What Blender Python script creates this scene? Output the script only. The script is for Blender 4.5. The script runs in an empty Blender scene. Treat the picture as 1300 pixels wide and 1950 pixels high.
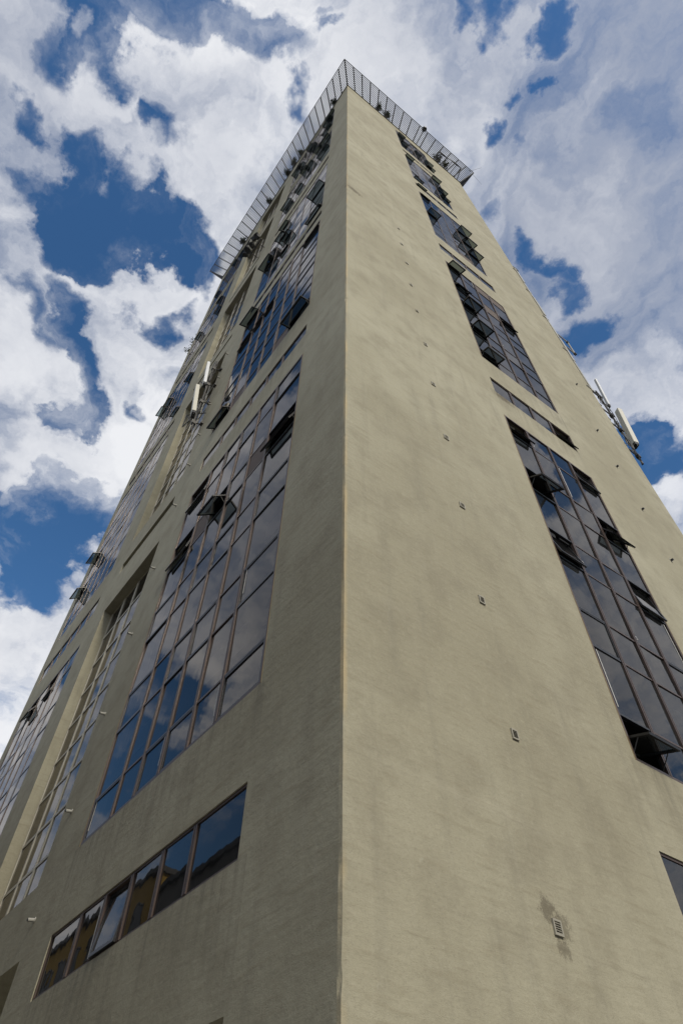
import bpy, bmesh, math, random
from mathutils import Vector, Matrix
random.seed(7)
sc = bpy.context.scene
col = sc.collection

# ------------------------------------------------------------------ camera
cd = bpy.data.cameras.new("camera"); cam = bpy.data.objects.new("camera", cd); col.objects.link(cam)
cd.sensor_fit = 'VERTICAL'; cd.sensor_height = 36.0; cd.sensor_width = 24.0
cd.lens = 22.65; cd.shift_x = 0.0046; cd.shift_y = -0.0424
cd.clip_start = 0.05; cd.clip_end = 6000
RT = Vector((0.59556028, 0.80318469, 0.01422356)); UP = Vector((0.64781731, -0.49067508, 0.58272696)); FW = Vector((-0.47501652, 0.33783476, 0.81254353))
cam.matrix_world = Matrix(((RT.x, UP.x, -FW.x, 6.24754577), (RT.y, UP.y, -FW.y, -4.64654403), (RT.z, UP.z, -FW.z, 1.6), (0, 0, 0, 1)))
sc.camera = cam

# ------------------------------------------------------------------ light
sc.view_settings.view_transform = 'Standard'; sc.view_settings.look = 'None'
sc.view_settings.exposure = 0.0; sc.view_settings.gamma = 1.0
SUN_EL, SUN_ROT = 38.0, 95.0        # rotation measured from +Y towards +X
sd = bpy.data.lights.new("sun", 'SUN'); sun = bpy.data.objects.new("sun", sd); col.objects.link(sun)
sd.energy = 2.8; sd.angle = math.radians(14); sd.color = (1.0, 0.93, 0.80)
se, sr = math.radians(SUN_EL), math.radians(SUN_ROT)
sdir = Vector((math.sin(sr)*math.cos(se), math.cos(sr)*math.cos(se), math.sin(se)))
sun.rotation_euler = sdir.to_track_quat('Z', 'Y').to_euler()
sun.location = (40, 20, 120)

# ------------------------------------------------------------------ sky: Nishita blue with a procedural cloud layer by direction
HOLES= [(-0.2554, -0.2281, 0.9395, 0.0284, 0.8), (-0.2025, -0.1942, 0.9598, 0.0357, 1), (-0.2292, -0.1761, 0.9573, 0.0307, 1), (-0.1754, -0.2212, 0.9593, 0.0371, 1), (-0.117, -0.144, 0.9826, 0.0365, 1), (-0.1079, -0.116, 0.9874, 0.027, 1), (-0.1319, -0.1818, 0.9744, 0.0317, 1), (-0.0853, -0.0659, 0.9942, 0.0318, 1), (-0.0709, -0.0178, 0.9973, 0.0238, 0.8), (-0.0594, -0.0551, 0.9967, 0.023, 0.8), (-0.3357, -0.2746, 0.9011, 0.021, 0.9), (-0.3634, -0.2073, 0.9083, 0.0264, 0.9), (-0.3999, -0.2081, 0.8926, 0.0317, 0.9), (-0.4107, -0.1643, 0.8968, 0.0396, 1.1), (-0.3801, -0.1266, 0.9162, 0.0419, 1.1), (-0.4207, -0.1105, 0.9004, 0.04, 1.1), (-0.3821, -0.0864, 0.9201, 0.0362, 1), (-0.3716, -0.0437, 0.9273, 0.0286, 1), (-0.3697, -0.0053, 0.9292, 0.0248, 0.9), (-0.4544, -0.1213, 0.8825, 0.0288, 0.9), (-0.2791, -0.1307, 0.9513, 0.0169, 0.5), (-0.1208, 0.0216, 0.9924, 0.0199, 0.7), (-0.4454, 0.0163, 0.8952, 0.0269, 1), (-0.5059, -0.0701, 0.8597, 0.0271, 1), (-0.535, -0.1173, 0.8367, 0.0207, 0.7), (-0.5332, -0.0667, 0.8433, 0.0272, 1), (-0.5545, -0.0434, 0.8311, 0.029, 1), (-0.605, -0.0383, 0.7953, 0.0317, 1), (-0.5976, -0.0108, 0.8017, 0.022, 0.9), (-0.6179, -0.0608, 0.7839, 0.0212, 0.8), (-0.5694, 0.0635, 0.8196, 0.0153, 0.7), (-0.72, 0.0365, 0.693, 0.0473, 1.1), (-0.7513, 0.0119, 0.6599, 0.0519, 1.1), (-0.705, 0.0738, 0.7054, 0.0404, 1.1), (-0.6798, 0.0747, 0.7296, 0.0335, 1), (-0.7562, 0.0514, 0.6523, 0.0422, 1), (-0.7464, -0.0222, 0.6651, 0.0341, 0.9), (-0.6639, 0.0883, 0.7426, 0.0286, 1), (-0.7844, 0.0039, 0.6203, 0.0302, 1), (-0.6852, 0.0329, 0.7276, 0.0291, 0.8), (0.0966, 0.1414, 0.9852, 0.0199, 0.9), (0.1452, 0.1937, 0.9703, 0.0181, 0.9), (0.0569, 0.216, 0.9747, 0.0125, 0.7), (0.0869, 0.2454, 0.9655, 0.011, 0.7), (0.0064, 0.2264, 0.974, 0.017, 0.9), (0.0399, 0.2787, 0.9595, 0.0116, 0.5), (-0.0687, 0.2992, 0.9517, 0.0141, 0.6), (-0.0818, 0.378, 0.9222, 0.0171, 0.8), (-0.0956, 0.4193, 0.9028, 0.023, 1), (-0.1007, 0.4973, 0.8617, 0.0314, 1.1), (-0.1241, 0.4936, 0.8608, 0.0218, 1), (-0.1548, 0.6553, 0.7394, 0.0359, 1.1), (-0.13, 0.6669, 0.7337, 0.0352, 1.1), (-0.1768, 0.6455, 0.743, 0.0281, 1), (-0.0029, -0.0098, 0.9999, 0.0119, 0.7), (-0.026, 0.0049, 0.9997, 0.0122, 0.7), (-0.8269, -0.2525, 0.5025, 0.0672, 1.0), (-0.7852, -0.2833, 0.5506, 0.0367, 0.6), (-0.4237, -0.1679, 0.8901, 0.0367, 1), (-0.4207, -0.1083, 0.9007, 0.0367, 0.9), (-0.2806, -0.1134, 0.9531, 0.0245, 0.6), (-0.8118, -0.1209, 0.5712, 0.0367, 0.9), (-0.8163, -0.4004, 0.4163, 0.0795, 1), (-0.7423, -0.1228, 0.6587, 0.0306, 0.9), (0.2697, 0.6143, 0.7415, 0.0257, 1), (0.2757, 0.5933, 0.7563, 0.022, 1), (0.4008, 0.8135, 0.4215, 0.0367, 1)]
WISPS= [(-0.2662, -0.1803, 0.9469, 0.0162, 0.7), (-0.211, -0.2154, 0.9535, 0.0129, 0.8), (-0.3678, -0.1855, 0.9112, 0.0128, 0.0), (-0.4207, -0.1636, 0.8923, 0.0119, 0.5), (-0.3195, -0.1107, 0.9411, 0.0403, 0.5), (-0.1688, -0.0986, 0.9807, 0.0569, 0.5), (-0.2671, -0.0215, 0.9634, 0.0629, 0.6), (-0.5866, -0.1069, 0.8028, 0.0621, 0.5), (-0.6435, 0.0093, 0.7654, 0.0805, 0.6), (-0.8171, 0.0777, 0.5712, 0.0604, 0.6), (-0.1651, 0.5843, 0.7946, 0.0433, 0.5), (-0.5022, 0.0282, 0.8643, 0.0453, 0.5), (-0.1774, 0.7005, 0.6912, 0.027, 0.9), (-0.0326, 0.0571, 0.9978, 0.057, 0.4), (-0.7124, 0.0026, 0.7018, 0.0141, 0.6), (-0.4336, -0.0171, 0.901, 0.0191, 0.8)]
GRAYS= [(0.0898, 0.4153, 0.9052, 0.2046, 1), (-0.0034, 0.5254, 0.8508, 0.1655, 0.6), (-0.2541, -0.3023, 0.9187, 0.1091, 1), (0.2058, 0.3009, 0.9312, 0.0649, 0.6), (0.054, 0.1161, 0.9918, 0.0726, 0.4)]

w = bpy.data.worlds.new("World"); sc.world = w; w.use_nodes = True
nt = w.node_tree; nt.nodes.clear()
def N(t, **k):
    n = nt.nodes.new(t)
    for a, v in k.items(): setattr(n, a, v)
    return n
def ln(a, b): nt.links.new(a, b)
def mth(op, a, b=None, c=None, clamp=False):
    n = N('ShaderNodeMath', operation=op, use_clamp=clamp)
    for i, v in enumerate((a, b, c)):
        if v is None: continue
        if isinstance(v, (int, float)): n.inputs[i].default_value = v
        else: ln(v, n.inputs[i])
    return n.outputs[0]
def vm(op, a, b=None, c=None):
    n = N('ShaderNodeVectorMath', operation=op)
    for i, v in enumerate((a, b, c)):
        if v is None: continue
        if isinstance(v, tuple): n.inputs[i].default_value = v
        elif isinstance(v, (int, float)): n.inputs['Scale'].default_value = v
        else: ln(v, n.inputs[i])
    return n
def noise(vec, scale, detail, rough=.55, lac=2.0):
    n = N('ShaderNodeTexNoise'); n.inputs['Scale'].default_value = scale; n.inputs['Detail'].default_value = detail
    n.inputs['Roughness'].default_value = rough; n.inputs['Lacunarity'].default_value = lac
    ln(vec, n.inputs['Vector']); return n
tc = N('ShaderNodeTexCoord'); d0 = vm('NORMALIZE', tc.outputs['Generated']).outputs[0]
sep = N('ShaderNodeSeparateXYZ'); ln(d0, sep.inputs[0])
zc = mth('ADD', mth('MAXIMUM', sep.outputs[2], 0.0), 0.28)
px, py = mth('DIVIDE', sep.outputs[0], zc), mth('DIVIDE', sep.outputs[1], zc)
cb = N('ShaderNodeCombineXYZ'); ln(px, cb.inputs[0]); ln(py, cb.inputs[1]); pl = cb.outputs[0]
wn = noise(pl, 6.0, 8, .57)
wv = vm('MULTIPLY', vm('SUBTRACT', wn.outputs['Color'], (.5, .5, .5)).outputs[0], (.34, .34, .20)).outputs[0]
dw = vm('NORMALIZE', vm('ADD', d0, wv).outputs[0]).outputs[0]
def blobs(vec, lst, start, gain):
    acc = start
    for x, y, z, r, wt in lst:
        c = 1 - (r*1.5)**2/2; k = 1/(1-c)
        dt = vm('DOT_PRODUCT', vec, (x, y, z)).outputs['Value']
        g = mth('MULTIPLY_ADD', dt, k, -c*k, clamp=True)
        acc = mth('MULTIPLY_ADD', g, wt*gain, acc)
    return acc
acc = blobs(dw, HOLES, 0.0, -1.2)
acc = mth('MAXIMUM', acc, -.90)
acc = blobs(dw, WISPS, acc, .7)
cov = noise(pl, 1.1, 2, .5)
acc = mth('ADD', acc, mth('MULTIPLY_ADD', cov.outputs['Fac'], .8, .42))
mp_ = N('ShaderNodeMapping'); mp_.inputs['Rotation'].default_value = (0, 0, .9); mp_.inputs['Scale'].default_value = (1.0, 1.45, 1); ln(vm('ADD', pl, wv).outputs[0], mp_.inputs[0])
f1 = noise(mp_.outputs[0], 6.0, 9, .56)
dens = mth('ADD', acc, mth('MULTIPLY_ADD', f1.outputs['Fac'], 2.9, -1.45))
mr = N('ShaderNodeMapRange', interpolation_type='SMOOTHSTEP'); ln(dens, mr.inputs[0])
mr.inputs[1].default_value = -.24; mr.inputs[2].default_value = 1.24; mr.inputs[3].default_value = 0; mr.inputs[4].default_value = 1
alpha = mr.outputs[0]
# cloud brightness: thin edges and sunlit lumps white, thick parts grey
f2 = noise(pl, 2.1, 6, .55)
gy = blobs(dw, GRAYS, 0.0, .6)
sh = mth('MULTIPLY_ADD', f2.outputs['Fac'], 2.4, -.55)
sh = mth('SUBTRACT', sh, gy)
sh = mth('MULTIPLY_ADD', mth('SUBTRACT', f1.outputs['Fac'], .5), 1.5, sh, clamp=True)
cr = N('ShaderNodeMix', data_type='RGBA'); ln(sh, cr.inputs[0])
cr.inputs[6].default_value = (.44, .48, .58, 1); cr.inputs[7].default_value = (.93, .94, .97, 1)
# the clouds over the street on the -Y side are a darker bank
bank = blobs(dw, [(-.25, -.82, .52, 1.0, 1), (.1, -.95, .15, .8, .8), (-.9, -.5, .25, .6, .7)], 0.0, 1.0)
bk = N('ShaderNodeMix', data_type='RGBA'); ln(mth('MINIMUM', mth('MULTIPLY', bank, 1.2), .12), bk.inputs[0]); ln(cr.outputs[2], bk.inputs[6])
bm_ = N('ShaderNodeMix', data_type='RGBA'); ln(sh, bm_.inputs[0]); bm_.inputs[6].default_value = (.13, .145, .18, 1); bm_.inputs[7].default_value = (.36, .38, .43, 1); ln(bm_.outputs[2], bk.inputs[7])
sky = N('ShaderNodeTexSky', sky_type='NISHITA'); sky.sun_disc = False
sky.sun_elevation = se; sky.sun_rotation = sr; sky.air_density = 1.0; sky.dust_density = .3; sky.ozone_density = 2.0
SKYK = .128
hs = N('ShaderNodeHueSaturation'); hs.inputs['Saturation'].default_value = 1.24; ln(sky.outputs[0], hs.inputs['Color'])
bg1 = N('ShaderNodeBackground'); ln(hs.outputs[0], bg1.inputs[0]); bg1.inputs[1].default_value = SKYK
bg2 = N('ShaderNodeBackground'); ln(bk.outputs[2], bg2.inputs[0]); bg2.inputs[1].default_value = 1.0
mx = N('ShaderNodeMixShader'); ln(alpha, mx.inputs[0]); ln(bg1.outputs[0], mx.inputs[1]); ln(bg2.outputs[0], mx.inputs[2])
wo = N('ShaderNodeOutputWorld'); ln(mx.outputs[0], wo.inputs[0])
w.cycles.sampling_method = 'MANUAL'; w.cycles.sample_map_resolution = 512

# ------------------------------------------------------------------ materials
def mat(name):
    m = bpy.data.materials.new(name); m.use_nodes = True
    t = m.node_tree; b = t.nodes['Principled BSDF']; return m, t, b
def simple(name, c, rough=.6, metal=0.0, var=.25, scale=3.0, bump=0.0):
    m, t, b = mat(name)
    g = t.nodes.new('ShaderNodeNewGeometry')
    n = t.nodes.new('ShaderNodeTexNoise'); n.inputs['Scale'].default_value = scale; n.inputs['Detail'].default_value = 6
    t.links.new(g.outputs['Position'], n.inputs['Vector'])
    r = t.nodes.new('ShaderNodeMix'); r.data_type = 'RGBA'
    r.inputs[6].default_value = (c[0]*(1-var), c[1]*(1-var), c[2]*(1-var), 1)
    r.inputs[7].default_value = (min(1, c[0]*(1+var)), min(1, c[1]*(1+var)), min(1, c[2]*(1+var)), 1)
    t.links.new(n.outputs['Fac'], r.inputs[0]); t.links.new(r.outputs[2], b.inputs['Base Color'])
    b.inputs['Roughness'].default_value = rough; b.inputs['Metallic'].default_value = metal
    if bump:
        bp = t.nodes.new('ShaderNodeBump'); bp.inputs['Strength'].default_value = bump; bp.inputs['Distance'].default_value = .01
        t.links.new(n.outputs['Fac'], bp.inputs['Height']); t.links.new(bp.outputs[0], b.inputs['Normal'])
    return m

def plaster_material():
    m, t, b = mat('weathered_plaster')
    L = t.links.new
    def nd(ty, **k):
        n = t.nodes.new(ty)
        for a, v in k.items(): setattr(n, a, v)
        return n
    def ma(op, a, b_=None, c=None, clamp=False):
        n = nd('ShaderNodeMath', operation=op, use_clamp=clamp)
        for i, v in enumerate((a, b_, c)):
            if v is None: continue
            if isinstance(v, (int, float)): n.inputs[i].default_value = v
            else: L(v, n.inputs[i])
        return n.outputs[0]
    g = nd('ShaderNodeNewGeometry'); P = g.outputs['Position']
    def nz(scale, det, rough=.55, stretch=None, off=0):
        v = P
        if stretch or off:
            mp = nd('ShaderNodeMapping'); mp.inputs['Scale'].default_value = stretch or (1, 1, 1); mp.inputs['Location'].default_value = (off, off*1.7, off*.6)
            L(P, mp.inputs['Vector']); v = mp.outputs[0]
        n = nd('ShaderNodeTexNoise'); n.inputs['Scale'].default_value = scale; n.inputs['Detail'].default_value = det; n.inputs['Roughness'].default_value = rough
        L(v, n.inputs['Vector']); return n.outputs['Fac']
    big = nz(.16, 5); mid = nz(1.1, 5, .6, off=7); fine = nz(9, 4, .65); grain = nz(70, 3, .7)
    streak = nz(1.0, 5, .6, (2.6, 2.6, .22), 3); drip = nz(1.0, 4, .6, (7, 7, .35), 11)
    trowel = nz(1.0, 4, .6, (1.2, 1.2, 9.0), 21)
    def mixc(f, a, b_):
        n = nd('ShaderNodeMix', data_type='RGBA'); L(f, n.inputs[0]) if not isinstance(f, float) else None
        for i, v in ((6, a), (7, b_)):
            if isinstance(v, tuple): n.inputs[i].default_value = v
            else: L(v, n.inputs[i])
        return n.outputs[2]
    def ramp(v, lo, hi):
        n = nd('ShaderNodeMapRange', interpolation_type='SMOOTHSTEP'); L(v, n.inputs[0]); n.inputs[1].default_value = lo; n.inputs[2].default_value = hi
        return n.outputs[0]
    c = mixc(ramp(big, .34, .66), (.325, .300, .216, 1), (.402, .377, .281, 1))
    c = mixc(ma('MULTIPLY', ramp(mid, .42, .74), .62), c, (.255, .232, .168, 1))
    c = mixc(ma('MULTIPLY', ramp(streak, .50, .8), .42), c, (.23, .215, .165, 1))
    c = mixc(ma('MULTIPLY', ramp(drip, .56, .8), .25), c, (.43, .405, .32, 1))
    c = mixc(ma('MULTIPLY', ramp(trowel, .5, .75), .4), c, (.25, .22, .15, 1))
    c = mixc(ma('MULTIPLY', ramp(nz(26, 5, .7, off=41), .48, .72), .34), c, (.22, .20, .15, 1))
    c = mixc(ma('MULTIPLY', ramp(fine, .5, .75), .22), c, (.45, .42, .32, 1))
    # faint casting bands where each storey was rendered
    sp = nd('ShaderNodeSeparateXYZ'); L(P, sp.inputs[0])
    zz = ma('ADD', sp.outputs[2], ma('MULTIPLY', mid, .25))
    fr = ma('FRACT', ma('DIVIDE', ma('ADD', zz, 1.05), 3.0))
    band = ma('MULTIPLY', ma('SUBTRACT', 1.0, ramp(ma('ABSOLUTE', ma('SUBTRACT', fr, .5)), .0, .05)), ramp(nz(.35, 3, .5, off=31), .45, .7))
    c = mixc(ma('MULTIPLY', band, .22), c, (.46, .43, .33, 1))
    # dirt runs that start at the sills and fade down the wall
    su = ma('SUBTRACT', sp.outputs[1], sp.outputs[0]); onl = ma('LESS_THAN', sp.outputs[1], .01)
    def rng(lo, hi): return ma('MULTIPLY', ma('GREATER_THAN', su, lo), ma('LESS_THAN', su, hi))
    um = ma('ADD', ma('MULTIPLY', onl, rng(2.2, 10.6)), ma('MULTIPLY', ma('SUBTRACT', 1.0, onl), rng(7.0, 12.1)))
    tot = None
    for zl, ln_ in ((5.74, 1.9), (8.66, 1.6), (23.7, 1.6), (26.6, 1.7), (42.6, 3.0)):
        dz = ma('SUBTRACT', zl, sp.outputs[2])
        f = ma('MULTIPLY', ma('SUBTRACT', 1.0, ma('DIVIDE', dz, ln_), clamp=True), ma('GREATER_THAN', dz, 0.0))
        tot = f if tot is None else ma('ADD', tot, f)
    runs = ramp(nz(1.0, 5, .65, (5, 5, .25), 17), .42, .72)
    c = mixc(ma('MULTIPLY', ma('MULTIPLY', tot, um), ma('MULTIPLY_ADD', runs, .5, .04)), c, (.15, .14, .11, 1))
    # seams between casting lifts, thin and broken
    sm = ma('SUBTRACT', 1.0, ramp(ma('ABSOLUTE', ma('SUBTRACT', ma('FRACT', ma('DIVIDE', ma('ADD', sp.outputs[2], ma('MULTIPLY_ADD', mid, .12, .4)), 1.5)), .5)), .0, .018))
    c = mixc(ma('MULTIPLY', ma('MULTIPLY', sm, ramp(nz(.5, 3, .6, off=53), .42, .6)), .2), c, (.21, .19, .14, 1))
    # short pale scratches left by the float
    rot = nd('ShaderNodeMapping'); rot.inputs['Rotation'].default_value = (.6, .6, 0); L(P, rot.inputs['Vector'])
    st2 = nd('ShaderNodeMapping'); st2.inputs['Scale'].default_value = (11, 11, 1.3); L(rot.outputs[0], st2.inputs['Vector'])
    sn = nd('ShaderNodeTexNoise'); sn.inputs['Scale'].default_value = 1.0; sn.inputs['Detail'].default_value = 3; L(st2.outputs[0], sn.inputs['Vector'])
    c = mixc(ma('MULTIPLY', ramp(sn.outputs['Fac'], .68, .78), .16), c, (.50, .48, .40, 1))
    # worn corner bead: lighter and ochre along the arris
    ex = ma('ADD', ma('MULTIPLY', sp.outputs[0], sp.outputs[0]), ma('MULTIPLY', sp.outputs[1], sp.outputs[1]))
    edge = ma('SUBTRACT', 1.0, ramp(ex, .0, .009))
    c = mixc(ma('MULTIPLY', edge, ma('MULTIPLY', ramp(nz(1.0, 4, .6, (3, 3, .8), 5), .35, .65), .8)), c, (.46, .37, .22, 1))
    # broken render round the lowest vent and a chipped patch high on the corner
    def spot(x, y, z, r, rz, colr, amt, c):
        d = nd('ShaderNodeVectorMath', operation='DISTANCE')
        mp = nd('ShaderNodeMapping'); mp.inputs['Location'].default_value = (-x, -y, -z*rz); mp.inputs['Scale'].default_value = (1, 1, rz); L(P, mp.inputs['Vector'])
        L(mp.outputs[0], d.inputs[0]); d.inputs[1].default_value = (0, 0, 0)
        f = ma('SUBTRACT', 1.0, ma('DIVIDE', d.outputs['Value'], r), clamp=True)
        f = ramp(ma('ADD', f, ma('MULTIPLY_ADD', fine, 1.6, ma('MULTIPLY_ADD', grain, 1.2, -1.55))), .2, .55)
        f = ma('MULTIPLY', f, ma('LESS_THAN', d.outputs['Value'], r*1.2))
        return mixc(ma('MULTIPLY', f, amt), c, colr)
    c = spot(0, 3.43, 5.20, .30, 1.0, (.085, .07, .048, 1), .6, c)
    c = spot(0, 3.66, 5.05, .30, 1.0, (.10, .085, .06, 1), .55, c)
    c = spot(0, 3.60, 4.78, .22, 1.0, (.10, .085, .06, 1), .55, c)
    c = spot(0, .5, 38.7, 1.0, 1.6, (.13, .11, .075, 1), .8, c)
    c = spot(0, 7.6, 23.5, 1.0, 2.4, (.12, .10, .07, 1), .8, c)
    L(c, b.inputs['Base Color'])
    b.inputs['Roughness'].default_value = .92; b.inputs['Specular IOR Level'].default_value = .25
    h = ma('ADD', ma('MULTIPLY', grain, .35), ma('ADD', ma('MULTIPLY', fine, .8), ma('MULTIPLY', trowel, .5)))
    bp = nd('ShaderNodeBump'); bp.inputs['Strength'].default_value = .6; bp.inputs['Distance'].default_value = .025
    L(h, bp.inputs['Height']); L(bp.outputs[0], b.inputs['Normal'])
    return m

def glass_material(name, tint, spec=1.6, rough=.015, wob=.0):
    m = bpy.data.materials.new(name); m.use_nodes = True; t = m.node_tree; t.nodes.clear(); L = t.links.new
    o = t.nodes.new('ShaderNodeOutputMaterial'); mx = t.nodes.new('ShaderNodeMixShader')
    tr = t.nodes.new('ShaderNodeBsdfTransparent'); tr.inputs[0].default_value = (*tint, 1)
    gl = t.nodes.new('ShaderNodeBsdfGlossy'); gl.inputs['Color'].default_value = (.78, .745, .71, 1); gl.inputs['Roughness'].default_value = rough
    fr = t.nodes.new('ShaderNodeFresnel'); g = t.nodes.new('ShaderNodeNewGeometry')
    io = t.nodes.new('ShaderNodeMapRange'); io.inputs[3].default_value = spec; io.inputs[4].default_value = 1/spec; L(g.outputs['Backfacing'], io.inputs[0]); L(io.outputs[0], fr.inputs['IOR']); n = t.nodes.new('ShaderNodeTexNoise'); n.inputs['Scale'].default_value = 1.3; n.inputs['Detail'].default_value = 2
    L(g.outputs['Position'], n.inputs['Vector'])
    bp = t.nodes.new('ShaderNodeBump'); bp.inputs['Strength'].default_value = .12; bp.inputs['Distance'].default_value = .02; L(n.outputs['Fac'], bp.inputs['Height'])
    L(bp.outputs[0], gl.inputs['Normal'])
    # dusty film: a little diffuse
    df = t.nodes.new('ShaderNodeBsdfDiffuse'); df.inputs[0].default_value = (.10, .105, .11, 1)
    n2 = t.nodes.new('ShaderNodeTexNoise'); n2.inputs['Scale'].default_value = .7; n2.inputs['Detail'].default_value = 6; L(g.outputs['Position'], n2.inputs['Vector'])
    mr = t.nodes.new('ShaderNodeMapRange'); mr.inputs[1].default_value = .3; mr.inputs[2].default_value = .8; mr.inputs[3].default_value = .05; mr.inputs[4].default_value = .3; L(n2.outputs['Fac'], mr.inputs[0])
    m1 = t.nodes.new('ShaderNodeMixShader'); L(mr.outputs[0], m1.inputs[0]); L(tr.outputs[0], m1.inputs[1]); L(df.outputs[0], m1.inputs[2])
    L(fr.outputs[0], mx.inputs[0]); L(m1.outputs[0], mx.inputs[1]); L(gl.outputs[0], mx.inputs[2]); L(mx.outputs[0], o.inputs[0])
    return m

M = dict(
 plaster=plaster_material(),
 frame=simple('brown_aluminium', (.075, .05, .04), .45, .2, .3),
 dark=simple('dark_frame', (.02, .02, .022), .4, .2, .2),
 cream=simple('cream_painted_steel', (.50, .465, .37), .55, 0, .15),
 glass=glass_material('tinted_glass', (.16, .17, .18)),
 clear=glass_material('dusty_glass', (.35, .38, .38), 1.5, .03),
 sashglass=glass_material('sash_glass', (.26, .31, .31), 1.45),
 sealant=simple('yellowed_sealant', (.22, .16, .075), .8, 0, .5, 4),
 board=simple('brown_board', (.085, .058, .042), .7, 0, .3, 9),
 white=simple('white_strip', (.62, .61, .58), .6, 0, .1),
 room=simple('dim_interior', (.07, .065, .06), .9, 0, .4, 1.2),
 blind=simple('blind_cloth', (.42, .42, .42), .9, 0, .15, 2),
 steel=simple('weathered_steel', (.07, .068, .065), .55, .5, .3),
 rail=simple('railing_steel', (.10, .098, .095), .5, .5, .3),
 wire=simple('railing_bar', (.10, .10, .105), .45, .6, .2),
 antenna=simple('antenna_shell', (.56, .54, .46), .5, 0, .08, 2),
 antenna_w=simple('antenna_shell_white', (.66, .67, .68), .5, 0, .06, 2),
 black=simple('black_plastic', (.015, .015, .015), .5, 0, .3),
 vent=simple('vent_metal', (.33, .31, .25), .6, .1, .15, 20),
 leaf=simple('dusty_leaf', (.045, .06, .025), .7, 0, .5, 6),
 stem=simple('woody_stem', (.06, .045, .03), .85, 0, .3, 8),
 conduit=simple('grey_conduit', (.36, .35, .31), .7, .1, .2, 4),
 asphalt=simple('asphalt', (.05, .05, .052), .9, 0, .3, 2, .2),
 paving=simple('paving', (.36, .35, .32), .9, 0, .2, 1.5),
 yellow=simple('yellow_render', (.42, .27, .06), .9, 0, .15, .6),
 greyr=simple('grey_render', (.20, .19, .18), .9, 0, .2, .5),
 roof=simple('roof_felt', (.11, .11, .11), .9, 0, .2, 1),
)

# ------------------------------------------------------------------ mesh helpers
W, V, TOP = 29.47, 18.4, 92.26     # tower: long face, short face, height
def PQ(F, a, b, za, zb, d1, d2, d3, d4):
    q = [F(a, za, d1), F(b, za, d2), F(b, zb, d3), F(a, zb, d4)]
    return q if F is FR else q[::-1]
def FL(u, z, d): return Vector((-u, d, z))     # long face (faces -Y): u runs away from the corner, d into the wall
def FR(u, z, d): return Vector((-d, u, z))     # short face (faces +X)
ORG = {}
class MB:
    def __init__(s): s.v = []; s.f = []; s.m = []; s.ms = []
    def mi(s, m):
        if m not in s.ms: s.ms.append(m)
        return s.ms.index(m)
    def hexa(s, p, m):
        b = len(s.v); s.v += [Vector(q) for q in p]
        for f in ((0, 3, 2, 1), (4, 5, 6, 7), (0, 1, 5, 4), (1, 2, 6, 5), (2, 3, 7, 6), (3, 0, 4, 7)):
            s.f.append([b+i for i in f]); s.m.append(s.mi(m))
    def box(s, F, u0, u1, z0, z1, d0, d1, m):
        s.hexa([F(u0, z0, d0), F(u1, z0, d0), F(u1, z0, d1), F(u0, z0, d1), F(u0, z1, d0), F(u1, z1, d0), F(u1, z1, d1), F(u0, z1, d1)], m)
    def quad(s, p, m):
        b = len(s.v); s.v += [Vector(q) for q in p]; s.f.append([b+i for i in range(len(p))]); s.m.append(s.mi(m))
    def bar(s, a, b, r, m, n=6, r2=None):
        a, b = Vector(a), Vector(b); r2 = r if r2 is None else r2
        q = (b-a).to_track_quat('Z', 'Y'); k = len(s.v)
        for c, rr in ((a, r), (b, r2)):
            for i in range(n):
                t = 2*math.pi*i/n; s.v.append(c + q @ Vector((rr*math.cos(t), rr*math.sin(t), 0)))
        j = s.mi(m)
        for i in range(n): s.f.append([k+i, k+(i+1) % n, k+n+(i+1) % n, k+n+i]); s.m.append(j)
        s.f.append([k+i for i in range(n)][::-1]); s.m.append(j); s.f.append([k+n+i for i in range(n)]); s.m.append(j)
    def tube(s, pts, r, m, n=6):
        for a, b in zip(pts[:-1], pts[1:]): s.bar(a, b, r, m, n)
    def obox(s, c, ax, ay, az, m):      # oriented box from centre and half axes
        c = Vector(c)
        s.hexa([c-ax-ay-az, c+ax-ay-az, c+ax+ay-az, c-ax+ay-az, c-ax-ay+az, c+ax-ay+az, c+ax+ay+az, c-ax+ay+az], m)
    def build(s, name, parent=None, origin=None, bevel=0, smooth=False, fix=True):
        o0 = ORG[parent.name] if parent else Vector(origin) if origin is not None else Vector((0, 0, 0))
        me = bpy.data.meshes.new(name); me.from_pydata([v-o0 for v in s.v], [], s.f)
        for m in s.ms: me.materials.append(m)
        me.polygons.foreach_set('material_index', s.m)
        if fix or bevel:
            bm = bmesh.new(); bm.from_mesh(me)
            if fix: bmesh.ops.recalc_face_normals(bm, faces=bm.faces)
            bm.to_mesh(me); bm.free()
        if smooth: me.polygons.foreach_set('use_smooth', [True]*len(me.polygons))
        o = bpy.data.objects.new(name, me); col.objects.link(o)
        if parent: o.parent = parent; ORG[o.name] = o0
        else: o.location = o0; ORG[o.name] = o0
        if bevel:
            b = o.modifiers.new('bevel', 'BEVEL'); b.width = bevel; b.segments = 2; b.limit_method = 'ANGLE'
        return o
def tag(o, label=None, cat=None, group=None, kind=None):
    for k, v in (('label', label), ('category', cat), ('group', group), ('kind', kind)):
        if v: o[k] = v
    return o
def thing(name, loc, label, cat, group=None):
    o = bpy.data.objects.new(name, None); o.empty_display_size = .3; col.objects.link(o); o.location = loc
    ORG[o.name] = Vector(loc); return tag(o, label, cat, group)

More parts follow.
